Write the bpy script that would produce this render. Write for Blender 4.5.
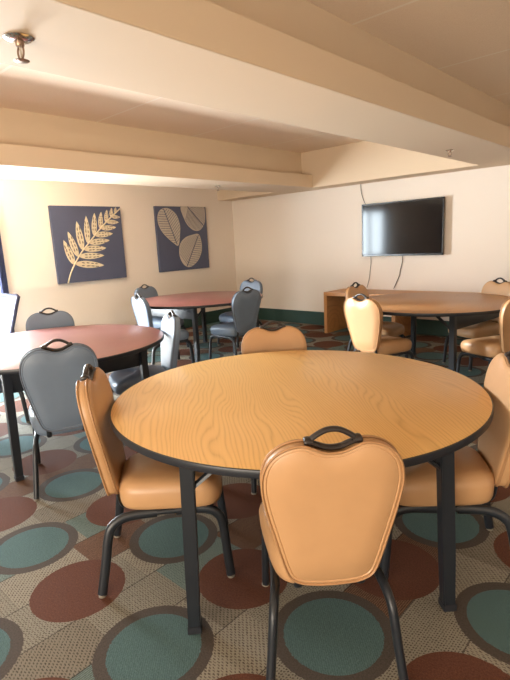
import bpy, bmesh, math, random
from mathutils import Vector, Matrix
random.seed(4)
sc = bpy.context.scene
COL = sc.collection
PI = math.pi
for o in list(bpy.data.objects):
    bpy.data.objects.remove(o, do_unlink=True)

# ------------------------------------------------------------------ camera
CAM_LOC = (6.825, -6.846, 1.45)
YAW, PITCH, ROLL, FPX = -0.75268, 0.19624, -0.05078, 496.4
fw = Vector((math.sin(YAW) * math.cos(PITCH), math.cos(YAW) * math.cos(PITCH), -math.sin(PITCH)))
rt0 = Vector((math.cos(YAW), -math.sin(YAW), 0))
up0 = rt0.cross(fw)
rt = rt0 * math.cos(ROLL) + up0 * math.sin(ROLL)
up = -rt0 * math.sin(ROLL) + up0 * math.cos(ROLL)
cd = bpy.data.cameras.new('camera')
cam = bpy.data.objects.new('camera', cd)
COL.objects.link(cam)
m = Matrix((rt, up, -fw)).transposed().to_4x4()
m.translation = Vector(CAM_LOC)
cam.matrix_world = m
cd.sensor_fit = 'VERTICAL'
cd.sensor_height = 24
cd.lens = 24 * FPX / 680
cd.clip_start = 0.05
sc.camera = cam

# ------------------------------------------------------------------ world, daylight, exposure
w = bpy.data.worlds.new('world')
sc.world = w
w.use_nodes = True
bg = w.node_tree.nodes['Background']
bg.inputs[0].default_value = (0.80, 0.90, 1.0, 1)
bg.inputs[1].default_value = 1.2

def area(name, loc, target, sx, sy, energy, color, spread=180):
    ld = bpy.data.lights.new(name, 'AREA')
    ld.shape = 'RECTANGLE'
    ld.size = sx
    ld.size_y = sy
    ld.energy = energy
    ld.color = color
    ld.spread = math.radians(spread)
    o = bpy.data.objects.new(name, ld)
    COL.objects.link(o)
    o.location = loc
    d = Vector(target) - Vector(loc)
    o.rotation_euler = d.to_track_quat('-Z', 'Y').to_euler()
    return o

# daylight through the window in the left wall and through the glazed rear wall, plus two added upward fill lamps
area('daylight_side_window', (-0.35, -5.4, 1.1), (3, -5.2, 1.05), 2.1, 2.0, 680, (0.80, 0.92, 1.0))
area('upward_fill_side', (-1.3, -5.4, 0.02), (2.6, -4.6, 2.6), 2.6, 2.2, 400, (1.0, 0.86, 0.76))  # added fill lamp outside, aimed up to brighten the ceiling; no terrace exists
area('daylight_rear_window', (6.6, -11.4, 0.75), (5.9, -5.5, 0.9), 4.0, 0.8, 350, (1.0, 0.87, 0.70))
area('upward_fill_rear', (6.6, -12.6, 0.02), (5.4, -7.5, 2.7), 4.0, 2.2, 70, (1.0, 0.92, 0.78))  # added fill lamp behind the rear wall, lifts the ceiling there
sd = bpy.data.lights.new('low_sun', 'SUN')
sd.energy = 4.5
sd.angle = math.radians(3)
sd.color = (1.0, 0.97, 0.93)
sun = bpy.data.objects.new('low_sun', sd)
COL.objects.link(sun)
sun.rotation_euler = Vector((0.87, 0.42, -0.17)).to_track_quat('-Z', 'Y').to_euler()

sc.view_settings.view_transform = 'Standard'
sc.view_settings.look = 'None'
sc.view_settings.gamma = 1
sc.view_settings.use_curve_mapping = False
sc.view_settings.exposure = 0.52
sc.cycles.caustics_reflective = False
sc.cycles.caustics_refractive = False

# ------------------------------------------------------------------ helpers
def L(r, g, b):
    f = lambda v: (v / 255 / 12.92) if v / 255 <= 0.04045 else ((v / 255 + 0.055) / 1.055) ** 2.4
    return (f(r), f(g), f(b), 1)

class NT:
    def __init__(s, name):
        s.m = bpy.data.materials.new(name)
        s.m.use_nodes = True
        s.t = s.m.node_tree
        s.p = s.t.nodes['Principled BSDF']
    def n(s, kind, **kw):
        x = s.t.nodes.new(kind)
        for k, v in kw.items():
            setattr(x, k, v)
        return x
    def link(s, a, b):
        s.t.links.new(a, b)
    def val(s, sock, v):
        if isinstance(v, bpy.types.NodeSocket):
            s.link(v, sock)
        else:
            sock.default_value = v
    def math(s, op, a, b=0.0, c=None):
        x = s.n('ShaderNodeMath', operation=op)
        s.val(x.inputs[0], a)
        s.val(x.inputs[1], b)
        if c is not None:
            s.val(x.inputs[2], c)
        return x.outputs[0]
    def mix(s, f, a, b):
        x = s.n('ShaderNodeMix', data_type='RGBA')
        s.val(x.inputs[0], f)
        s.val(x.inputs[6], a)
        s.val(x.inputs[7], b)
        return x.outputs[2]
    def coords(s, kind='Object', scale=None):
        t = s.n('ShaderNodeTexCoord')
        if scale is None:
            return t.outputs[kind]
        mp = s.n('ShaderNodeMapping')
        mp.inputs['Scale'].default_value = scale
        s.link(t.outputs[kind], mp.inputs[0])
        return mp.outputs[0]
    def noise(s, vec, scale, detail=3, rough=0.5):
        x = s.n('ShaderNodeTexNoise')
        s.link(vec, x.inputs['Vector'])
        x.inputs['Scale'].default_value = scale
        x.inputs['Detail'].default_value = detail
        x.inputs['Roughness'].default_value = rough
        return x.outputs[0]
    def bump(s, h, strength, dist=0.01):
        x = s.n('ShaderNodeBump')
        s.link(h, x.inputs['Height'])
        x.inputs['Strength'].default_value = strength
        x.inputs['Distance'].default_value = dist
        s.link(x.outputs[0], s.p.inputs['Normal'])

def plain(name, col, rough=0.5, metal=0.0, vary=0.06, vscale=6, bump=0, bscale=200, spec=None):
    t = NT(name)
    v = t.coords()
    nz = t.noise(v, vscale)
    dark = tuple(c * (1 - vary) for c in col[:3]) + (1,)
    lite = tuple(min(1, c * (1 + vary)) for c in col[:3]) + (1,)
    t.link(t.mix(nz, dark, lite), t.p.inputs['Base Color'])
    t.p.inputs['Roughness'].default_value = rough
    t.p.inputs['Metallic'].default_value = metal
    if spec is not None:
        t.p.inputs['Specular IOR Level'].default_value = spec
    if bump:
        t.bump(t.noise(v, bscale), bump, 0.002)
    return t.m

def wood(name, base, dark, light, rough=0.3, scale=(3.4, 0.75, 1), rings=62, rot=0.0, coat=0.0):
    t = NT(name)
    tc = t.n('ShaderNodeTexCoord')
    mp0 = t.n('ShaderNodeMapping')
    mp0.inputs['Rotation'].default_value = (0, 0, rot)
    t.link(tc.outputs['Object'], mp0.inputs[0])
    mp = t.n('ShaderNodeMapping')
    mp.inputs['Scale'].default_value = scale
    t.link(mp0.outputs[0], mp.inputs[0])
    big = t.noise(mp.outputs[0], 1.0, 2.0, 0.45)
    sx = t.n('ShaderNodeSeparateXYZ')
    t.link(mp0.outputs[0], sx.inputs[0])
    ph = t.math('MULTIPLY_ADD', sx.outputs[0], rings, t.math('MULTIPLY', big, rings * .42))
    saw = t.math('FRACT', ph)
    line = t.math('POWER', t.math('SUBTRACT', 1.0, t.math('ABSOLUTE', t.math('MULTIPLY_ADD', saw, 2.0, -1.0))), 3.0)
    mpf = t.n('ShaderNodeMapping')
    mpf.inputs['Scale'].default_value = (150, 5, 30)
    t.link(mp0.outputs[0], mpf.inputs[0])
    fine = t.noise(mpf.outputs[0], 1.0, 3, 0.6)
    c1 = t.mix(t.math('MULTIPLY', fine, 0.9), light, base)
    c2 = t.mix(t.math('MULTIPLY', t.math('MULTIPLY', line, fine), 0.75), c1, dark)
    t.link(c2, t.p.inputs['Base Color'])
    t.p.inputs['Roughness'].default_value = rough
    t.p.inputs['Coat Weight'].default_value = coat
    t.p.inputs['Coat Roughness'].default_value = 0.3
    return t.m

def mesh_obj(name, bm, mat, parent=None, smooth=None):
    me = bpy.data.meshes.new(name)
    bmesh.ops.recalc_face_normals(bm, faces=bm.faces)
    bm.to_mesh(me)
    bm.free()
    for mm in (mat if isinstance(mat, (list, tuple)) else [mat]):
        me.materials.append(mm)
    o = bpy.data.objects.new(name, me)
    COL.objects.link(o)
    if parent is not None:
        o.parent = parent
    if smooth is not None:
        lim = math.radians(smooth)
        for p in me.polygons:
            p.use_smooth = True
        b2 = bmesh.new()
        b2.from_mesh(me)
        for e in b2.edges:
            if len(e.link_faces) == 2:
                e.smooth = e.calc_face_angle(0) < lim
        b2.to_mesh(me)
        b2.free()
    return o

def add_box(bm, x0, x1, y0, y1, z0, z1, bev=0.0, mtx=None):
    b = bmesh.new()
    bmesh.ops.create_cube(b, size=1)
    for v in b.verts:
        v.co = Vector((x0 + (v.co.x + .5) * (x1 - x0), y0 + (v.co.y + .5) * (y1 - y0), z0 + (v.co.z + .5) * (z1 - z0)))
    if bev:
        bmesh.ops.bevel(b, geom=list(b.edges), offset=bev, segments=2, affect='EDGES', profile=0.6)
    if mtx is not None:
        bmesh.ops.transform(b, matrix=mtx, verts=b.verts)
    merge(bm, b)

def merge(bm, b):
    me = bpy.data.meshes.new('tmp')
    b.to_mesh(me)
    b.free()
    bm.from_mesh(me)
    bpy.data.meshes.remove(me)

def box(*a, **k):
    bm = bmesh.new()
    add_box(bm, *a, **k)
    return bm

def loft(bm, rings, cap0=True, cap1=True, closed=True):
    vr = [[bm.verts.new(p) for p in r] for r in rings]
    n = len(vr[0])
    for a, b in zip(vr[:-1], vr[1:]):
        for i in range(n if closed else n - 1):
            j = (i + 1) % n
            bm.faces.new((a[i], a[j], b[j], b[i]))
    if cap0:
        bm.faces.new(list(reversed(vr[0])))
    if cap1:
        bm.faces.new(vr[-1])
    return vr

def catmull(pts, n=6, closed=False):
    P = [Vector(p) for p in pts]
    out = []
    N = len(P)
    segs = N if closed else N - 1
    for i in range(segs):
        if closed:
            a, b, c, d = P[(i - 1) % N], P[i], P[(i + 1) % N], P[(i + 2) % N]
        else:
            a, b, c, d = P[max(i - 1, 0)], P[i], P[i + 1], P[min(i + 2, N - 1)]
        for k in range(n):
            t = k / n
            out.append(0.5 * (2 * b + (c - a) * t + (2 * a - 5 * b + 4 * c - d) * t * t + (3 * b - a - 3 * c + d) * t ** 3))
    if not closed:
        out.append(P[-1])
    return out

def add_tube(bm, path, r, seg=10, closed=False, r2=None, ref=Vector((1, 0, 0))):
    """tube along path; r = half-size along ref-perpendicular, r2 = half-size along ref"""
    P = [Vector(p) for p in path]
    n = len(P)
    rings = []
    for i in range(n):
        if closed:
            t = (P[(i + 1) % n] - P[i - 1]).normalized()
        else:
            t = (P[min(i + 1, n - 1)] - P[max(i - 1, 0)]).normalized()
        s = ref - t * ref.dot(t)
        if s.length < 1e-4:
            s = Vector((0, 1, 0)) - t * t.y
        s.normalize()
        q = t.cross(s)
        rr = r[i] if isinstance(r, list) else r
        rb = rr if r2 is None else r2
        rings.append([P[i] + s * (rb * math.cos(2 * PI * k / seg)) + q * (rr * math.sin(2 * PI * k / seg)) for k in range(seg)])
    if closed:
        rings.append(rings[0])
        vr = [[bm.verts.new(p) for p in rg] for rg in rings[:-1]]
        for i in range(n):
            a, b = vr[i], vr[(i + 1) % n]
            for k in range(seg):
                j = (k + 1) % seg
                bm.faces.new((a[k], a[j], b[j], b[k]))
    else:
        loft(bm, rings)

def add_lathe(bm, prof, seg=24, c=(0, 0, 0)):
    rings = [[Vector((c[0] + max(r, 1e-4) * math.cos(2 * PI * k / seg), c[1] + max(r, 1e-4) * math.sin(2 * PI * k / seg), c[2] + z)) for k in range(seg)] for r, z in prof]
    loft(bm, rings)

def thing(name, label, cat, loc=(0, 0, 0), rz=0.0, group=None):
    o = bpy.data.objects.new(name, None)
    o.empty_display_size = 0.1
    COL.objects.link(o)
    o.location = loc
    o.rotation_euler = (0, 0, rz)
    return tag(o, label, cat, group)

def tag(o, label, cat, group=None):
    o['label'] = label
    o['category'] = cat
    if group:
        o['group'] = group
    return o

def struct(name, bm, mat, smooth=None):
    o = mesh_obj(name, bm, mat, None, smooth)
    o['kind'] = 'structure'
    return o

def copy_tree(o, parent=None):
    c = o.copy()
    COL.objects.link(c)
    if parent is not None:
        c.parent = parent
    for ch in list(o.children):
        copy_tree(ch, c)
    return c

# ------------------------------------------------------------------ materials
def wall_paint(name, col):
    t = NT(name)
    v = t.coords()
    nz = t.noise(v, 1.3, 3)
    t.link(t.mix(nz, tuple(c * .97 for c in col[:3]) + (1,), tuple(min(1, c * 1.02) for c in col[:3]) + (1,)), t.p.inputs['Base Color'])
    t.p.inputs['Roughness'].default_value = 0.75
    t.bump(t.noise(v, 160, 2), 0.12, 0.002)
    return t.m

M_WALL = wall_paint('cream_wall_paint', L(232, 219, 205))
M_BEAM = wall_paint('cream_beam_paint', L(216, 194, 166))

def ceiling_mat():
    t = NT('textured_ceiling_panels')
    v = t.coords()
    sp = t.n('ShaderNodeSeparateXYZ')
    t.link(v, sp.inputs[0])
    def seam(s, off, pitch):
        u = t.math('FRACT', t.math('MULTIPLY_ADD', s, 1 / pitch, off))
        return t.math('LESS_THAN', t.math('ABSOLUTE', t.math('SUBTRACT', u, 0.5)), 0.009)
    sy = seam(sp.outputs[1], 0.5 + 2.56 / 1.30, 1.30)
    nz = t.noise(v, 60, 4, 0.7)
    base = t.mix(nz, L(238, 216, 192), L(250, 232, 210))
    t.link(t.mix(t.math('MULTIPLY', sy, 0.6), base, L(255, 246, 232)), t.p.inputs['Base Color'])
    t.p.inputs['Roughness'].default_value = 0.9
    t.bump(t.noise(v, 130, 3, 0.7), 0.7, 0.006)
    return t.m
M_CEIL = ceiling_mat()

def carpet_mat():
    t = NT('patterned_carpet')
    v = t.coords()
    sp = t.n('ShaderNodeSeparateXYZ')
    t.link(v, sp.inputs[0])
    wob = t.n('ShaderNodeTexNoise')
    t.link(v, wob.inputs['Vector'])
    wob.inputs['Scale'].default_value = 120
    wx = t.math('MULTIPLY_ADD', wob.outputs[0], 0.010, -0.005)
    X = t.math('ADD', sp.outputs[0], wx)
    Y = t.math('ADD', sp.outputs[1], wx)
    # --- woven patches underneath
    def cell(ax, pitch, off):
        u = t.math('MULTIPLY_ADD', ax, 1 / pitch, off)
        return t.math('FLOOR', u), t.math('FRACT', u)
    ix, fx = cell(X, 0.245, 0.3)
    colrand = t.n('ShaderNodeTexWhiteNoise', noise_dimensions='1D')
    t.link(ix, colrand.inputs['W'])
    iy, fy = cell(t.math('ADD', Y, colrand.outputs[0]), 0.36, 0.0)
    cmb = t.n('ShaderNodeCombineXYZ')
    t.link(ix, cmb.inputs[0])
    t.link(iy, cmb.inputs[1])
    wn = t.n('ShaderNodeTexWhiteNoise', noise_dimensions='2D')
    t.link(cmb.outputs[0], wn.inputs['Vector'])
    r = wn.outputs[0]
    ramp = t.n('ShaderNodeValToRGB')
    ramp.color_ramp.interpolation = 'CONSTANT'
    els = ramp.color_ramp.elements
    cols = [(0.0, L(152, 147, 134)), (0.36, L(122, 140, 136)), (0.56, L(130, 100, 80)), (0.74, L(160, 154, 140)), (0.9, L(140, 132, 118))]
    els[0].position, els[0].color = cols[0]
    els[1].position, els[1].color = cols[1]
    for p_, c_ in cols[2:]:
        e = els.new(p_)
        e.color = c_
    t.link(r, ramp.inputs[0])
    dramp = t.n('ShaderNodeValToRGB')
    dramp.color_ramp.interpolation = 'CONSTANT'
    els = dramp.color_ramp.elements
    cols = [(0.0, L(80, 74, 62)), (0.36, L(80, 96, 90)), (0.56, L(84, 60, 48)), (0.74, L(88, 80, 70)), (0.9, L(74, 68, 58))]
    els[0].position, els[0].color = cols[0]
    els[1].position, els[1].color = cols[1]
    for p_, c_ in cols[2:]:
        e = els.new(p_)
        e.color = c_
    t.link(r, dramp.inputs[0])
    # weave: three kinds chosen per patch (houndstooth dots, fine lines, broken lines)
    r2 = wn.outputs[1]
    s2 = t.n('ShaderNodeSeparateColor')
    t.link(r2, s2.inputs[0])
    def tri(ax, pitch):
        return t.math('GREATER_THAN', t.math('FRACT', t.math('MULTIPLY', ax, 1 / pitch)), 0.5)
    diag = t.math('ADD', X, Y)
    dots = t.math('MULTIPLY', t.math('MULTIPLY', tri(X, 0.010), 0.85), tri(t.math('MULTIPLY_ADD', tri(X, 0.020), 0.0035, Y), 0.013))
    lines = t.math('MULTIPLY', tri(X, 0.0085), 0.9)
    brk = t.math('MULTIPLY', t.math('MULTIPLY', tri(Y, 0.009), 0.85), tri(diag, 0.021))
    pick = s2.outputs[0]
    a = t.math('LESS_THAN', pick, 0.45)
    b = t.math('GREATER_THAN', pick, 0.75)
    wv = t.math('ADD', t.math('MULTIPLY', a, dots), t.math('MULTIPLY', b, brk))
    ab = t.math('SUBTRACT', 1.0, t.math('ADD', a, b))
    wv = t.math('ADD', wv, t.math('MULTIPLY', ab, lines))
    fray = t.noise(v, 70, 3, 0.7)
    wv = t.math('MULTIPLY', wv, t.math('MULTIPLY_ADD', fray, 1.6, 0.2))
    wv = t.math('MINIMUM', wv, 1.0)
    base = t.mix(wv, ramp.outputs[0], dramp.outputs[0])
    # seam lines between columns
    seam = t.math('LESS_THAN', fx, 0.022)
    base = t.mix(t.math('MULTIPLY', seam, 0.75), base, L(62, 56, 52))
    # --- alternating discs
    px, py = 0.489, 0.478
    cx, gx = cell(X, px, 0.5 - 4.44 / px)
    cy, gy = cell(Y, py, 0.5 + 5.99 / py)
    par = t.math('MODULO', t.math('ABSOLUTE', t.math('ADD', cx, cy)), 2.0)
    cc = t.n('ShaderNodeCombineXYZ')
    t.link(cx, cc.inputs[0])
    t.link(cy, cc.inputs[1])
    jn = t.n('ShaderNodeTexWhiteNoise', noise_dimensions='2D')
    t.link(cc.outputs[0], jn.inputs['Vector'])
    sj = t.n('ShaderNodeSeparateColor')
    t.link(jn.outputs[1], sj.inputs[0])
    dx = t.math('MULTIPLY', t.math('SUBTRACT', t.math('ADD', gx, t.math('MULTIPLY_ADD', sj.outputs[0], 0.10, -0.05)), 0.5), px)
    dy = t.math('MULTIPLY', t.math('SUBTRACT', t.math('ADD', gy, t.math('MULTIPLY_ADD', sj.outputs[1], 0.10, -0.05)), 0.5), py)
    d = t.math('SQRT', t.math('ADD', t.math('MULTIPLY', dx, dx), t.math('MULTIPLY', dy, dy)))
    jr = t.math('MULTIPLY_ADD', sj.outputs[2], 0.02, -0.01)
    d = t.math('ADD', d, jr)
    tex = t.noise(v, 150, 4, 0.85)
    tex = t.math('MULTIPLY_ADD', tex, 2.0, -0.5)
    pile = tri(diag, 0.011)
    teal = t.mix(tex, L(66, 94, 98), L(114, 146, 146))
    teal = t.mix(t.math('MULTIPLY', pile, 0.45), teal, L(62, 86, 88))
    ring = t.mix(tex, L(62, 57, 54), L(104, 95, 89))
    brown = t.mix(tex, L(70, 42, 33), L(130, 84, 66))
    is_t = t.math('SUBTRACT', 1.0, par)
    base = t.mix(t.math('MULTIPLY', is_t, t.math('LESS_THAN', d, 0.228)), base, ring)
    base = t.mix(t.math('MULTIPLY', is_t, t.math('LESS_THAN', d, 0.182)), base, teal)
    base = t.mix(t.math('MULTIPLY', par, t.math('LESS_THAN', d, 0.205)), base, brown)
    grain = t.noise(v, 420, 2, 0.8)
    base = t.mix(t.math('MULTIPLY', grain, 0.35), base, L(52, 48, 44))
    t.link(base, t.p.inputs['Base Color'])
    t.p.inputs['Roughness'].default_value = 0.95
    t.p.inputs['Specular IOR Level'].default_value = 0.15
    t.bump(t.math('ADD', grain, t.math('MULTIPLY', wv, -0.6)), 0.5, 0.004)
    return t.m
M_CARPET = carpet_mat()

M_GREEN = plain('dark_green_skirting', L(34, 62, 54), 0.6, vary=.08)
M_TAN = plain('tan_vinyl', L(188, 146, 104), 0.40, vary=.05, vscale=14, bump=.12, bscale=350)
M_TAN_WELT = plain('tan_vinyl_welt', L(170, 128, 88), 0.45, vary=.05)
M_BLUE = plain('slate_blue_vinyl', L(108, 122, 140), 0.42, vary=.05, vscale=14, bump=.12, bscale=350)
M_BLUE_WELT = plain('slate_blue_welt', L(98, 106, 120), 0.45)
M_BLACK = plain('black_powder_coat', L(30, 34, 40), 0.38, vary=.12, spec=.5)
M_HANDLE = plain('black_plastic', L(40, 34, 32), 0.32, vary=.1)
M_GLIDE = plain('pale_nylon_glide', L(128, 120, 108), 0.5)
M_EDGE = plain('black_table_edging', L(36, 38, 44), 0.4)
M_OAK = wood('golden_oak_laminate', L(224, 178, 110), L(178, 128, 66), L(232, 188, 122), rough=0.36, rot=math.radians(-50))
M_OAK_DARK = wood('brown_oak_laminate', L(174, 126, 80), L(130, 86, 50), L(186, 138, 90), rough=0.36, rot=math.radians(-10))
M_MAHOG = wood('red_mahogany_laminate', L(152, 94, 90), L(120, 68, 66), L(162, 104, 100), rough=0.40, rot=math.radians(20), coat=0.6)
M_DESK = wood('honey_oak_desk', L(192, 134, 78), L(150, 98, 52), L(204, 148, 92), rough=0.4)
M_TVB = plain('black_gloss_plastic', L(18, 18, 20), 0.25)
M_CHROME = plain('chrome', L(220, 216, 210), 0.15, metal=1.0, vary=.02)
M_BRASSY = plain('dull_bronze', L(150, 124, 104), 0.35, metal=0.8)
M_CABLE = plain('dark_cable', L(58, 50, 46), 0.6)
M_NAVY = plain('navy_canvas', L(80, 85, 108), 0.6, vary=.1, vscale=3, bump=.2, bscale=300)
M_CANVAS_SIDE = plain('pale_canvas_edge', L(196, 186, 176), 0.7)

def screen_mat():
    t = NT('glossy_screen')
    t.link(t.mix(t.noise(t.coords(), 2), L(26, 22, 22), L(30, 26, 25)), t.p.inputs['Base Color'])
    t.p.inputs['Roughness'].default_value = 0.09
    t.p.inputs['Specular IOR Level'].default_value = 0.22
    return t.m
M_SCREEN = screen_mat()

def glass_mat():
    t = NT('window_glass')
    g = t.n('ShaderNodeBsdfTransparent')
    gl = t.n('ShaderNodeBsdfGlossy')
    gl.inputs['Roughness'].default_value = 0.02
    mx = t.n('ShaderNodeMixShader')
    mx.inputs[0].default_value = 0.05
    t.link(g.outputs[0], mx.inputs[1])
    t.link(gl.outputs[0], mx.inputs[2])
    t.link(mx.outputs[0], t.t.nodes['Material Output'].inputs[0])
    return t.m
M_GLASS = glass_mat()

# ------------------------------------------------------------------ structure
ZB, ZC, ZT = 2.213, 2.748, 2.396
XR, YR = 10.2, -11.0
struct('floor', box(-0.2, XR + .2, YR - .2, 0.2, -0.1, 0.0), M_CARPET)
struct('ceiling', box(-0.2, XR + .2, YR - .2, 0.2, ZC, ZC + .1), M_CEIL)

def wall_with_hole(axis, pos, thick, a0, a1, h0, h1, z0, z1):
    """slab along 'axis' direction with a rectangular opening h0..h1 / z0..z1"""
    bm = bmesh.new()
    def slab(p0, p1, q0, q1):
        if axis == 'y':
            add_box(bm, pos, pos + thick, p0, p1, q0, q1)
        else:
            add_box(bm, p0, p1, pos, pos + thick, q0, q1)
    slab(a0, h0, 0, ZC)
    slab(h1, a1, 0, ZC)
    slab(h0, h1, 0, z0)
    slab(h0, h1, z1, ZC)
    return bm
WY0, WY1 = -6.45, -4.36          # opening in the left wall
struct('wall_left', wall_with_hole('y', -0.15, 0.15, YR, 0.0, WY0, WY1, 0.08, 2.12), M_WALL)
struct('wall_back', box(-0.15, XR + .15, 0.0, 0.15, 0, ZC), M_WALL)
struct('wall_right', box(XR, XR + .15, YR, 0.0, 0, ZC), M_WALL)
struct('wall_rear', wall_with_hole('x', YR - .15, 0.15, -0.15, XR + .15, 4.6, 8.6, 0.4, 2.25), M_WALL)

def window(name, along, h0, h1, z0, z1, pos, n):
    bm = bmesh.new()
    t_ = 0.06
    def bar(p0, p1, q0, q1):
        if along == 'y':
            add_box(bm, pos - .03, pos + .03, p0, p1, q0, q1, .004)
        else:
            add_box(bm, p0, p1, pos - .03, pos + .03, q0, q1, .004)
    bar(h0, h1, z0, z0 + t_)
    bar(h0, h1, z1 - t_, z1)
    for k in range(n + 1):
        c = h0 + t_ / 2 + (h1 - h0 - t_) * k / n
        bar(c - t_ / 2, c + t_ / 2, z0, z1)
    fr = struct(name, bm, M_BLACK)
    if along == 'y':
        g = box(pos - .004, pos + .004, h0 + .03, h1 - .03, z0 + .03, z1 - .03)
    else:
        g = box(h0 + .03, h1 - .03, pos - .004, pos + .004, z0 + .03, z1 - .03)
    mesh_obj('window_pane', g, M_GLASS, fr)
window('window_1', 'y', WY0, WY1, 0.08, 2.12, -0.09, 2)
window('window_2', 'x', 4.6, 8.6, 0.4, 2.25, YR - .08, 4)

# ceiling beams: a wide lower box and a narrower box up to the ceiling
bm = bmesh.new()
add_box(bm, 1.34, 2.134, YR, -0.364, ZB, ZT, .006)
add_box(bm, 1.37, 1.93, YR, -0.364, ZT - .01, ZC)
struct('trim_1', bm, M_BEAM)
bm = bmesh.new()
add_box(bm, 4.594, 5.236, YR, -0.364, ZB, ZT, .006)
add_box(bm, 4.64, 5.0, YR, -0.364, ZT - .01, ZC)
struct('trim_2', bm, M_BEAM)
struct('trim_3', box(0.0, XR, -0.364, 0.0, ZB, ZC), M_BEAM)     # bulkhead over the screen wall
def skirting(name, b):
    struct(name, b, M_GREEN)
skirting('baseboard_back', box(0.012, XR, -0.014, 0.0, 0, 0.222, .003))
skirting('baseboard_left', box(0.0, 0.014, WY1 + .1, 0.0, 0, 0.222, .003))

# ------------------------------------------------------------------ chair
HB = 0.895   # height of the shoulders of the back

def back_outline():
    half = [(0.0, 0.378), (0.055, 0.380), (0.097, 0.387), (0.129, 0.406), (0.147, 0.445), (0.163, 0.505), (0.180, 0.575),
            (0.196, 0.642), (0.2075, 0.703), (0.2115, 0.748), (0.207, 0.793), (0.191, 0.832), (0.164, 0.861), (0.134, 0.877), (0.107, 0.884),
            (0.083, 0.883), (0.058, 0.872), (0.030, 0.860), (0.0, 0.856)]
    pts = half + [(-x, z) for x, z in reversed(half[1:-1])]
    c = catmull([(x, 0, z) for x, z in pts], 3, True)
    return [(p.x, p.z) for p in c]
OUT = back_outline()

def back_pt(x, z, d):
    """point on the leaning, slightly hollow back; d = distance towards the front"""
    u = (z - 0.38) / 0.52
    y = -0.200 - 0.060 * u - 0.018 * u * u + 0.19 * x * x
    return Vector((x, y + d, z + 0.10 * d))

def inset_outline(off):
    n = len(OUT)
    res = []
    for i in range(n):
        p = Vector(OUT[i])
        t = (Vector(OUT[(i + 1) % n]) - Vector(OUT[i - 1])).normalized()
        nrm = Vector((-t.y, t.x))
        res.append(p + nrm * off)
    return res
# sign so that a positive offset goes inwards
_a = inset_outline(0.01)
if sum(abs(p.x) for p in _a) > sum(abs(p[0]) for p in OUT):
    _s = -1
else:
    _s = 1

def ring(off, d, scale=None):
    if scale is not None:
        zc = 0.64
        return [back_pt(x * scale, zc + (z - zc) * scale, d) for x, z in OUT]
    return [back_pt(p.x, p.y, d) for p in inset_outline(off * _s)]

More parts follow.
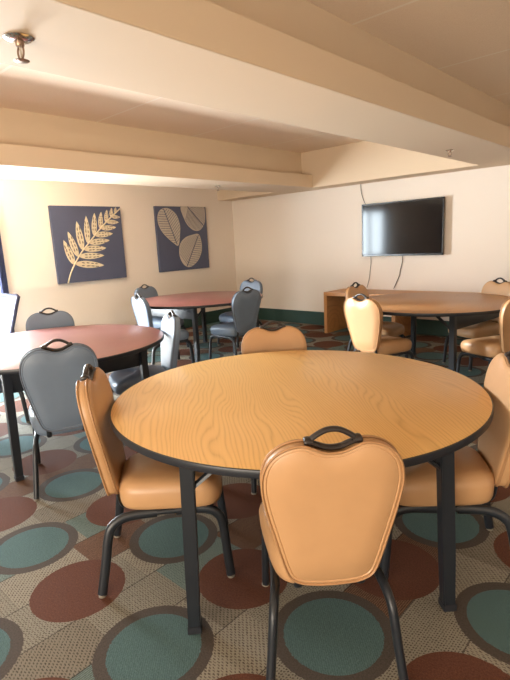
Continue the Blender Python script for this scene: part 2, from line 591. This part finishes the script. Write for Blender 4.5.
def make_chair(name, cover, welt):
    root = bpy.data.objects.new(name, None)
    root.empty_display_size = .1
    COL.objects.link(root)
    # backrest: flat rear panel, thick edge, puffed front cushion
    bm = bmesh.new()
    rings = [ring(0, -0.0265, .25), ring(0, -0.027, .6), ring(.017, -0.0268), ring(.0135, -0.0240), ring(.0105, -0.0268), ring(.003, -0.0250), ring(0.0, -0.020), ring(0.0, 0.006),
             ring(.003, 0.009), ring(.003, 0.014), ring(0.001, 0.019), ring(.006, 0.0245), ring(.02, 0.0275), ring(.045, 0.029), ring(0, 0.030, .55), ring(0, 0.030, .2)]
    loft(bm, rings)
    back = mesh_obj('backrest', bm, cover, root, 50)
    bm = bmesh.new()
    add_tube(bm, [back_pt(p.x, p.y, -0.0245) for p in inset_outline(-.001 * _s)], 0.0045, 6, True, ref=Vector((0, 1, 0)))
    add_tube(bm, [back_pt(p.x, p.y, 0.0125) for p in inset_outline(-.001 * _s)], 0.0045, 6, True, ref=Vector((0, 1, 0)))
    mesh_obj('piping', bm, welt, back, 60)
    # grab handle set in the dip of the top rail
    bm = bmesh.new()
    yy = back_pt(0, 0.9, 0).y + 0.004
    topa = catmull([(-.074, yy, .886), (-.052, yy, .903), (-.024, yy, .918), (0, yy, .922), (.024, yy, .918), (.052, yy, .903), (.074, yy, .886)], 4)
    bota = catmull([(-.074, yy, .886), (-.051, yy, .879), (-.025, yy, .869), (0, yy, .866), (.025, yy, .869), (.051, yy, .879), (.074, yy, .886)], 4)
    add_tube(bm, topa, 0.0085, 10, ref=Vector((0, 1, 0)), r2=.012)
    add_tube(bm, bota, 0.0085, 10, ref=Vector((0, 1, 0)), r2=.014)
    for s in (-1, 1):
        add_tube(bm, [(s * .059, yy, .889), (s * .066, yy, .889), (s * .075, yy, .8885), (s * .082, yy, .889), (s * .085, yy, .889)], [.009, .013, .0145, .0125, .008], 10, ref=Vector((0, 1, 0)), r2=.018)
    mesh_obj('handle', bm, M_HANDLE, root, 50)
    # seat cushion
    bm = bmesh.new()
    plan = []
    for k in range(48):
        a = 2 * PI * k / 48
        ca, sa = math.cos(a), math.sin(a)
        e = 0.42
        x = math.copysign(abs(ca) ** e, ca)
        y = math.copysign(abs(sa) ** e, sa)
        plan.append((x, y))
    def sring(z, inset, crown=0.0):
        r_ = []
        for x, y in plan:
            hw = 0.178 + 0.048 * (y + 1) / 2
            X_, Y_ = x * (hw - inset), 0.042 + y * (0.225 - inset)
            zz = z - (0.022 * max(0, y) ** 3) * (1 if z > .41 else 0)
            r_.append(Vector((X_, Y_, zz)))
        return r_
    loft(bm, [sring(.336, .05), sring(.336, .018), sring(.343, .006), sring(.362, 0.0), sring(.415, -.003), sring(.438, 0.004), sring(.455, .018), sring(.466, .045), sring(.473, .09), sring(.477, .15), sring(.478, .19)])
    mesh_obj('seat', bm, cover, root, 60)
    # steel seat frame
    bm = bmesh.new()
    add_box(bm, -.17, .17, -.10, .225, .324, .338, .004)
    for s in (-1, 1):
        add_tube(bm, [(s * .178, -.15, .324), (s * .178, .20, .324)], .013, 8)
        add_tube(bm, catmull([(s * .105, -.08, .328), (s * .105, -.13, .328), (s * .105, -.168, .332), (s * .105, -.184, .36), (s * .105, -.190, .41)], 4), .006, 8, r2=.014)
    mesh_obj('seat_frame', bm, M_BLACK, root, 50)
    # four bent legs
    for fx, s in ((-1, -1), (-1, 1), (1, -1), (1, 1)):
        if fx < 0:
            path = [(s * .176, -.02, .322), (s * .178, -.10, .323), (s * .184, -.165, .316), (s * .192, -.210, .288), (s * .198, -.230, .240), (s * .208, -.248, .14), (s * .222, -.275, .012)]
        else:
            path = [(s * .178, .06, .322), (s * .180, .15, .323), (s * .186, .208, .314), (s * .190, .243, .285), (s * .192, .257, .237), (s * .196, .265, .14), (s * .200, .276, .012)]
        bm = bmesh.new()
        add_tube(bm, catmull(path, 5), .0205, 10, r2=.0155)
        lg = mesh_obj('leg', bm, M_BLACK, root, 50)
        bm = bmesh.new()
        x, y, _ = path[-1]
        add_lathe(bm, [(0, 0), (.014, 0), (.017, .003), (.017, .009), (.012, .013), (0, .014)], 12, (x, y, 0))
        mesh_obj('glide', bm, M_GLIDE, lg, 50)
    return root

HY = back_pt(0, 0.9, 0).y + .004
proto = {}
def place_chair(kind, hx, hy, ang, label, group, h=.924, wd=1.0):
    """hx, hy = where the grab handle stands, ang = facing direction in degrees"""
    if kind not in proto:
        o = make_chair('banquet_chair', M_TAN if kind == 'tan' else M_BLUE, M_TAN_WELT if kind == 'tan' else M_BLUE_WELT)
        proto[kind] = o
    else:
        o = copy_tree(proto[kind])
    rz = math.radians(ang - 90)
    o.rotation_euler = (0, 0, rz)
    d = Matrix.Rotation(rz, 3, 'Z') @ Vector((0, HY, 0))
    o.location = (hx - d.x, hy - d.y, 0)
    o.scale = (wd, 1, h / .924)
    tag(o, label, 'chair', group)
    return o

# ------------------------------------------------------------------ round folding tables
TH = 0.75
def make_table(name, label, cx, cy, top_mat, legs, group, TR_=0.845):
    root = thing(name, label, 'table', (cx, cy, 0), 0, group)
    bm = bmesh.new()
    add_lathe(bm, [(0, TH - .022), (TR_ - .006, TH - .022), (TR_ - .006, TH - .001), (TR_ - .008, TH), (0, TH)], 128)
    mesh_obj('tabletop', bm, top_mat, root, 30)
    bm = bmesh.new()
    n = 128
    prof = [(TR_ - .006, TH - .0005), (TR_ - .001, TH - .002), (TR_, TH - .006), (TR_, TH - .026), (TR_ - .003, TH - .030), (TR_ - .03, TH - .030), (TR_ - .03, TH - .023), (TR_ - .006, TH - .022)]
    rings = [[Vector((r_ * math.cos(2 * PI * k / n), r_ * math.sin(2 * PI * k / n), z)) for r_, z in prof] for k in range(n)]
    vr = [[bm.verts.new(p) for p in r_] for r_ in rings]
    for k in range(n):
        a, b = vr[k], vr[(k + 1) % n]
        for i in range(len(prof)):
            j = (i + 1) % len(prof)
            bm.faces.new((a[i], b[i], b[j], a[j]))
    mesh_obj('edge_band', bm, M_EDGE, root, 40)
    # legs: pairs (0,1) and (2,3) share a deep steel apron
    P = [Vector((r_ * math.cos(math.radians(a)), r_ * math.sin(math.radians(a)), 0)) for a, r_ in legs]
    for k, p in enumerate(P):
        mate = P[k ^ 1]
        inner = (mate - p).normalized()
        foot = p
        topp = p * 0.962
        bm = bmesh.new()
        a = math.atan2(inner.y, inner.x)
        def sq(c, z, h):
            return [Vector((c.x, c.y, z)) + Matrix.Rotation(a, 3, 'Z') @ Vector((sx * h, sy * h, 0)) for sx, sy in ((-1, -1), (1, -1), (1, 1), (-1, 1))]
        loft(bm, [sq(foot, .012, .023), sq(foot.lerp(topp, .3), .23, .0245), sq(topp, TH - .03, .026)])
        bmesh.ops.bevel(bm, geom=[e for e in bm.edges if abs(e.verts[0].co.z - e.verts[1].co.z) > .1], offset=.005, segments=2, affect='EDGES')
        lg = mesh_obj('leg', bm, M_BLACK, root, 35)
        bm = bmesh.new()
        rings2 = [sq(foot, 0.0, .023), sq(foot, .004, .0255), sq(foot, .03, .0255)]
        loft(bm, rings2)
        mesh_obj('foot_cap', bm, M_EDGE, lg)
        # folding brace running inwards under the top
        perp = Vector((-inner.y, inner.x, 0))
        if perp.dot(p) > 0:
            perp = -perp
        bm = bmesh.new()
        s0 = topp.lerp(foot, .17)
        add_tube(bm, [s0 + Vector((0, 0, .585)) + perp * .02, s0 + Vector((0, 0, TH - .045)) + perp * .17, s0 + Vector((0, 0, TH - .04)) + perp * .30], .009, 6, r2=.014)
        mesh_obj('brace', bm, M_BLACK, root, 40)
    for k in (0, 2):
        A, B = P[k] * .955, P[k + 1] * .955
        d = (B - A)
        a = math.atan2(d.y, d.x)
        mt = Matrix.Translation(A) @ Matrix.Rotation(a, 4, 'Z')
        bm = bmesh.new()
        add_box(bm, .022, d.length - .022, -.012, .012, TH - .175, TH - .055, .003, mt)
        add_box(bm, .022, d.length - .022, -.02, .02, TH - .062, TH - .045, .003, mt)
        mesh_obj('apron', bm, M_BLACK, root, 35)
    # steel runners fixed to the underside
    bm = bmesh.new()
    mid = ((P[0] + P[1]) * .5).normalized()
    a = math.atan2(mid.y, mid.x)
    mt = Matrix.Rotation(a, 4, 'Z')
    for s in (-1, 1):
        bm = bmesh.new()
        add_box(bm, -.60, .60, s * .36 - .015, s * .36 + .015, TH - .044, TH - .023, .002, mt)
        mesh_obj('under_rail', bm, M_BLACK, root)
    return root

GT = 'round banquet tables'
make_table('round_table', 'large golden oak round table with black edge, nearest the viewer', 5.405, -5.068, M_OAK, [(-84, .77), (-184, .77), (96, .77), (-4, .77)], GT, 0.853)
make_table('round_table', 'reddish round table cut off by the left edge, under the fern picture', 3.07, -5.13, M_MAHOG, [(-48, .80), (30, .76), (132, .76), (234, .76)], GT)
make_table('round_table', 'reddish round table in the far corner, below the picture of three leaves', 1.82, -2.54, M_MAHOG, [(-46, .77), (-126, .77), (136, .77), (54, .77)], GT)
make_table('round_table', 'brown oak round table at right, in front of the wall television', 4.68, -1.86, M_OAK_DARK, [(-52, .77), (38, .77), (128, .77), (-142, .77)], GT)

GC = 'banquet chairs around the golden oak table'
GL = 'banquet chairs around the left reddish table'
GF = 'banquet chairs around the far corner table'
GR = 'banquet chairs around the right brown table'
place_chair('tan', 6.058, -5.722, 135, 'tan vinyl chair nearest the viewer with its back turned to the viewer', GC, .914, .99)
place_chair('tan', 4.866, -5.82, 50, 'tan vinyl chair at the left side of the golden oak table, seen side-on', GC, .96)
place_chair('tan', 6.248, -4.662, -146, 'tan vinyl chair at the right side of the golden oak table', GC, .955)
place_chair('tan', 4.70, -4.40, -44, 'tan vinyl chair behind the golden oak table, only its back top showing', GC)
place_chair('blue', 4.06, -5.57, 157, 'slate blue chair with its back turned, in front of the left reddish table', GL, .95)
place_chair('blue', 2.12, -5.62, 25, 'slate blue chair mostly outside the left edge, its bent leg under the reddish table', GL)
place_chair('blue', 2.18, -4.74, -24, 'slate blue chair behind the left reddish table, below the fern picture', GL)
place_chair('blue', 3.56, -4.345, -113, 'sunlit pale blue chair seen edge-on at the right rim of the left reddish table', GL)
place_chair('blue', 1.93, -3.56, 78, 'pale blue chair with sunlit back at the near left of the far corner table', GF)
place_chair('blue', 0.86, -2.72, 11, 'grey blue chair at the far corner table, against the wall below the leaf picture', GF)
place_chair('blue', 2.77, -2.61, 175, 'dark slate chair turned side-on at the near right of the far corner table', GF)
place_chair('blue', 1.83, -1.52, -91, 'blue chair behind the far corner table, in the corner of the walls', GF)
place_chair('tan', 3.765, -1.835, 0, 'tan chair with shaded brown back between the desk and the right brown table', GR)
place_chair('tan', 4.43, -2.83, 80, 'tan chair with pale lit back at the near left of the right brown table', GR)
place_chair('tan', 5.10, -1.055, -118, 'tan chair behind the right brown table, close to the white wall', GR)
place_chair('tan', 5.66, -2.26, 152, 'tan chair at the near right of the brown table, cut by the picture edge', GR)

# ------------------------------------------------------------------ television
tv = thing('television', 'black flat-screen television hung on the cream wall', 'television', (3.45, -0.10, 1.523))
W2, H2 = .622, .383
bm = bmesh.new()
bz = .018
add_box(bm, -W2, W2, -.0, .035, -H2, -H2 + .03, .003)
add_box(bm, -W2, W2, -.0, .035, H2 - bz, H2, .003)
add_box(bm, -W2, -W2 + bz, -.0, .035, -H2, H2, .003)
add_box(bm, W2 - bz, W2, -.0, .035, -H2, H2, .003)
add_box(bm, -W2 + .01, W2 - .01, .012, .05, -H2 + .01, H2 - .01, .006)
mesh_obj('bezel', bm, M_TVB, tv)
mesh_obj('screen', box(-W2 + .015, W2 - .015, .006, .013, -H2 + .026, H2 - .015), M_SCREEN, tv)
mesh_obj('wall_bracket', box(-.2, .2, .05, .095, -.2, .2, .003), M_BLACK, tv)
def cable(pts, label, rad=.004):
    bm = bmesh.new()
    add_tube(bm, catmull(pts, 6), rad, 6)
    tag(mesh_obj('cable', bm, M_CABLE, None, 60), label, 'cable', 'cables at the television')
cable([(2.76, -.008, 2.213), (2.77, -.010, 2.10), (2.80, -.012, 2.0), (2.83, -.015, 1.94), (2.88, -.03, 1.86)], 'thin cable hanging from the bulkhead to the top of the television')
cable([(2.935, -.03, 1.16), (2.93, -.010, 1.05), (2.915, -.010, .92), (2.90, -.012, .80), (2.86, -.015, .655)], 'left of the two cables hanging below the television')
cable([(3.45, -.03, 1.16), (3.44, -.010, 1.04), (3.41, -.010, .92), (3.40, -.010, .85), (3.34, -.012, .72), (3.31, -.015, .655)], 'right of the two cables hanging below the television', .005)

# ------------------------------------------------------------------ low desk under the television
dk = thing('desk', 'low honey oak desk with thick panel ends, against the wall under the television', 'desk', (2.44, -0.58, 0))
DZ, DW, DM = .635, 2.3, 1.13
mesh_obj('desk_top', box(0, DW, 0, .56, DZ - .055, DZ, .004), M_DESK, dk)
mesh_obj('end_panel', box(0, .055, 0, .56, 0, DZ - .055, .003), M_DESK, dk)
mesh_obj('end_panel', box(DW - .055, DW, 0, .56, 0, DZ - .055, .003), M_DESK, dk)
mesh_obj('divider_panel', box(DM, DM + .055, 0, .56, 0, DZ - .055, .003), M_DESK, dk)

# ------------------------------------------------------------------ pictures
def cream_leaf_mat(name, a, b, sc_):
    t = NT(name)
    nz = t.noise(t.coords(), sc_, 4, .6)
    t.link(t.mix(nz, a, b), t.p.inputs['Base Color'])
    t.p.inputs['Roughness'].default_value = .7
    return t.m
M_FERN = cream_leaf_mat('cream_fern_paint', L(230, 216, 188), L(204, 186, 152), 40)
M_FERN_IN = cream_leaf_mat('brown_fern_flecks', L(92, 92, 106), L(150, 130, 104), 60)
M_LEAF = cream_leaf_mat('pale_leaf_paint', L(206, 194, 178), L(176, 162, 146), 30)

def picture(name, label, y0, y1, z0, z1):
    yc, zc = (y0 + y1) / 2, (z0 + z1) / 2
    p = thing(name, label, 'picture', (0.0, yc, zc), 0, 'botanical pictures on the left wall')
    hw, hh = (y1 - y0) / 2, (z1 - z0) / 2
    mesh_obj('canvas', box(.004, .05, -hw, hw, -hh, hh, .004), M_NAVY, p)
    return p, hw, hh

def blob(bm, pts, x0, x1, mi=0):
    a = [bm.verts.new((x0, y, z)) for y, z in pts]
    b = [bm.verts.new((x1, y, z)) for y, z in pts]
    n = len(pts)
    fs = [bm.faces.new(b)]
    for i in range(n):
        j = (i + 1) % n
        fs.append(bm.faces.new((a[i], a[j], b[j], b[i])))
    for f_ in fs:
        f_.material_index = mi

def leaflet(base, tip, width, n=14, skew=0.45):
    b, t_ = Vector(base), Vector(tip)
    d = t_ - b
    nrm = Vector((-d.y, d.x)).normalized()
    L_, R_ = [], []
    for k in range(n + 1):
        s = k / n
        wv = width * (math.sin(PI * s ** .8) ** .75 if 0 < s < 1 else 0)
        L_.append(b + d * s + nrm * wv)
        R_.append(b + d * s - nrm * wv)
    pts = L_ + R_[1:-1][::-1]
    return [(p.x, p.y) for p in pts]

fern, hw, hh = picture('picture', 'square navy picture of one pale fern frond, left of the two pictures', -3.575, -2.465, 0.995, 2.067)
# picture plane: y grows to the right, z grows upwards; (u, v) from the crop 0..1
def uv(u, v):
    return ((-1 + 2 * u) * hw, (1 - 2 * v) * hh)
bm = bmesh.new()
stem = [(.12, 1.0), (.18, .86), (.26, .73), (.36, .60), (.47, .49), (.60, .36), (.75, .22), (.90, .10), (.99, .03)]
sp_ = [Vector((0.052,) + uv(*q)) for q in stem]
add_tube(bm, catmull(sp_, 5), .011, 6)
stem_o = mesh_obj('fern_motif', bm, [M_FERN, M_FERN_IN], fern, 60)
def motif_leaf(base, tip, wd, par, mats, name='leaflet'):
    bm = bmesh.new()
    b, t_ = Vector(uv(*base)), Vector(uv(*tip))
    blob(bm, leaflet(b, t_, wd), .05, .054, 0)
    rr = random.Random(int(base[0] * 1000 + tip[1] * 777))
    d = t_ - b
    nn = Vector((-d.y, d.x)).normalized()
    for s in (-1, 1):
        for q in (.22, .38, .54, .68):
            c0 = b + d * q + nn * s * wd * rr.uniform(.34, .5)
            c1 = c0 + d * rr.uniform(.10, .17) + nn * s * wd * rr.uniform(-.15, .1)
            blob(bm, leaflet(c0, c1, wd * .17, 6), .0535, .0552, 1)
    mesh_obj(name, bm, mats, par)
for base, tip, wd in (((.235, .765), (.13, .44), .052), ((.30, .665), (.20, .33), .048), ((.375, .58), (.335, .20), .052), ((.46, .495), (.475, .13), .045),
                      ((.56, .395), (.60, .09), .041), ((.66, .30), (.70, .075), .036), ((.755, .215), (.79, .045), .032), ((.84, .145), (.865, .02), .027), ((.91, .09), (.93, .01), .02),
                      ((.245, .75), (.66, .80), .050), ((.31, .655), (.68, .665), .046), ((.385, .565), (.72, .565), .046), ((.47, .485), (.785, .46), .044),
                      ((.57, .385), (.845, .37), .042), ((.67, .295), (.905, .285), .037), ((.765, .21), (.955, .215), .032), ((.85, .14), (.985, .145), .026)):
    motif_leaf(base, tip, wd, stem_o, [M_FERN, M_FERN_IN])

leafp, hw, hh = picture('picture', 'square navy picture of three broad pale leaves, nearer the room corner', -1.815, -0.72, 1.022, 2.087)
def big_leaf(outline, rib, par):
    bm = bmesh.new()
    o = catmull([(0,) + uv(*q) for q in outline], 5, True)
    poly = [(max(-hw + .002, min(hw - .002, p.y)), max(-hh + .002, min(hh - .002, p.z))) for p in o]
    blob(bm, poly, .05, .054, 0)
    r0, r1 = Vector(uv(*rib[0])), Vector(uv(*rib[1]))
    d = r1 - r0
    nn = Vector((-d.y, d.x)).normalized()
    def inside(p):
        c = False
        j = len(poly) - 1
        for i in range(len(poly)):
            (xi, yi), (xj, yj) = poly[i], poly[j]
            if (yi > p.y) != (yj > p.y) and p.x < (xj - xi) * (p.y - yi) / (yj - yi) + xi:
                c = not c
            j = i
        return c
    add_tube(bm, [Vector((.0545, r0.x, r0.y)), Vector((.0545, r1.x, r1.y))], .0075, 6)
    nf = len(bm.faces)
    # side veins
    for k in range(15):
        s = .02 + k / 14 * .93
        for sd_ in (-1, 1):
            p0 = r0 + d * s
            dr = (nn * sd_ * 1.0 - d.normalized() * .42).normalized()
            e = 0.0
            while e < .5 and inside(p0 + dr * (e + .02)):
                e += .01
            if e > .03:
                q1 = p0 + dr * e
                add_tube(bm, [Vector((.0535, p0.x, p0.y)), Vector((.0535, q1.x, q1.y))], .0038, 5)
    bm.faces.ensure_lookup_table()
    first = len(poly) + 1
    for f_ in bm.faces:
        f_.material_index = 1
    for f_ in list(bm.faces)[:first]:
        f_.material_index = 0
    mesh_obj('leaf_motif', bm, [M_LEAF, M_NAVY], par)
big_leaf([(.03, .15), (.10, .05), (.24, .03), (.38, .12), (.44, .28), (.43, .42), (.385, .60), (.30, .57), (.13, .43), (.04, .29)], ((.15, .04), (.355, .585)), leafp)
big_leaf([(.50, -.02), (.92, -.02), (.97, .10), (.96, .24), (.88, .35), (.78, .385), (.66, .345), (.55, .22)], ((.92, .30), (.62, 0.0)), leafp)
big_leaf([(.81, .44), (.86, .58), (.84, .74), (.74, .88), (.58, .96), (.46, .91), (.39, .77), (.41, .60), (.52, .49), (.68, .445)], ((.80, .455), (.52, .945)), leafp)

# ------------------------------------------------------------------ sprinkler heads
def sprinkler(x, y, z, label, s=1.0):
    r_ = thing('sprinkler_head', label, 'sprinkler', (x, y, z), 0, 'ceiling sprinkler heads')
    r_.scale = (s, s, s * .9)
    bm = bmesh.new()
    add_lathe(bm, [(0, -.012), (.018, -.012), (.032, -.008), (.040, -.002), (.040, 0), (0, 0)], 28)
    mesh_obj('escutcheon', bm, M_CHROME, r_, 50)
    bm = bmesh.new()
    add_lathe(bm, [(0, -.026), (.010, -.026), (.012, -.022), (.012, -.006), (0, -.006)], 14)
    for sg in (-1, 1):
        add_tube(bm, catmull([(sg * .009, 0, -.022), (sg * .017, 0, -.034), (sg * .016, 0, -.050), (sg * .006, 0, -.062), (0, 0, -.064)], 4), .0028, 6)
    mesh_obj('frame_arms', bm, M_BRASSY, r_, 50)
    bm = bmesh.new()
    add_tube(bm, [(0, 0, -.026), (0, 0, -.044), (0, 0, -.062)], [.0035, .003, .004], 8)
    mesh_obj('bulb', bm, M_CHROME, r_, 60)
    bm = bmesh.new()
    add_lathe(bm, [(0, -.068), (.019, -.068), (.021, -.066), (.006, -.063), (0, -.062)], 16)
    mesh_obj('deflector', bm, M_BRASSY, r_, 50)
sprinkler(4.89, -5.945, ZB, 'chrome sprinkler head on the beam at the top left', 1.3)
sprinkler(4.835, -1.856, ZB, 'sprinkler head under the beam end above the television')
sprinkler(1.70, -1.96, ZB, 'small sprinkler head under the far beam near the leaf picture')

# ------------------------------------------------------------------ curtain and sling chair at the left window
M_CURT = plain('navy_drape', L(54, 60, 92), 0.85, vary=.12)
bm = bmesh.new()
rows = []
for z in (2.16, 1.6, 1.0, .4, .04):
    rows.append([Vector((.075 + .025 * math.sin(k * .8) * (1 + .1 * math.sin(k + z)), -4.285 - .09 * k / 40, z)) for k in range(41)])
loft(bm, rows, False, False, False)
cu = mesh_obj('curtain', bm, M_CURT, None, 60)
so = cu.modifiers.new('thick', 'SOLIDIFY')
so.thickness = .006
tag(cu, 'dark navy curtain at the window by the left picture edge', 'curtain')

M_SLING = plain('pale_mesh_sling', L(224, 234, 236), .7, vary=.04, bump=.3, bscale=300)
M_SFRAME = plain('dark_blue_grey_frame', L(62, 64, 88), .45)
sl = thing('sling_chair', 'black framed chair with pale mesh sling back at the left picture edge', 'chair', (.64, -4.83, 0), math.radians(-66 - 90 + 0))
# local frame: +y is the front
def fpt(x, y, z):
    return Vector((x, y, z))
bw, tw = .15, .29
bm = bmesh.new()
add_tube(bm, [fpt(-bw, -.20, .42), fpt(-tw + .02, -.285, .90), fpt(-tw, -.29, .945), fpt(-tw + .02, -.29, .96), fpt(0, -.29, .967), fpt(tw - .02, -.29, .96), fpt(tw, -.29, .945), fpt(tw - .02, -.285, .90), fpt(bw, -.20, .42)], .024, 8)
mesh_obj('back_frame', bm, M_SFRAME, sl, 60)
bm = bmesh.new()
loft(bm, [[fpt(-bw + .03, -.203, .44), fpt(bw - .03, -.203, .44), fpt(bw - .03, -.197, .44), fpt(-bw + .03, -.197, .44)],
          [fpt(-tw + .035, -.287, .94), fpt(tw - .035, -.287, .94), fpt(tw - .035, -.281, .94), fpt(-tw + .035, -.281, .94)]])
mesh_obj('sling_back', bm, M_SLING, sl)
bm = bmesh.new()
for s in (-1, 1):
    for k in range(16):
        u0, u1 = k / 16, (k + .6) / 16
        xa, xb = bw + (tw - bw) * u0, bw + (tw - bw) * u1
        za, zb_ = .44 + .48 * u0, .44 + .48 * u1
        ya, yb = -.2 - .085 * u0, -.2 - .085 * u1
        add_tube(bm, [fpt(s * (xa - .035), ya, za), fpt(s * xb, yb, zb_)], .003, 5)
mesh_obj('lacing', bm, M_SFRAME, sl)
mesh_obj('seat', box(-.21, .21, -.2, .24, .405, .43, .01), M_SLING, sl)
bm = bmesh.new()
add_tube(bm, [fpt(-.23, -.2, .415), fpt(-.23, .24, .415), fpt(.23, .24, .415), fpt(.23, -.2, .415)], .016, 8, True, ref=Vector((0, 0, 1)))
mesh_obj('seat_frame', bm, M_SFRAME, sl, 60)
for sx in (-1, 1):
    for yy0, yy1 in ((-.19, -.26), (.22, .26)):
        bm = bmesh.new()
        add_tube(bm, [fpt(sx * .23, yy0, .415), fpt(sx * .24, yy1, 0)], .015, 8)
        mesh_obj('leg', bm, M_SFRAME, sl, 60)
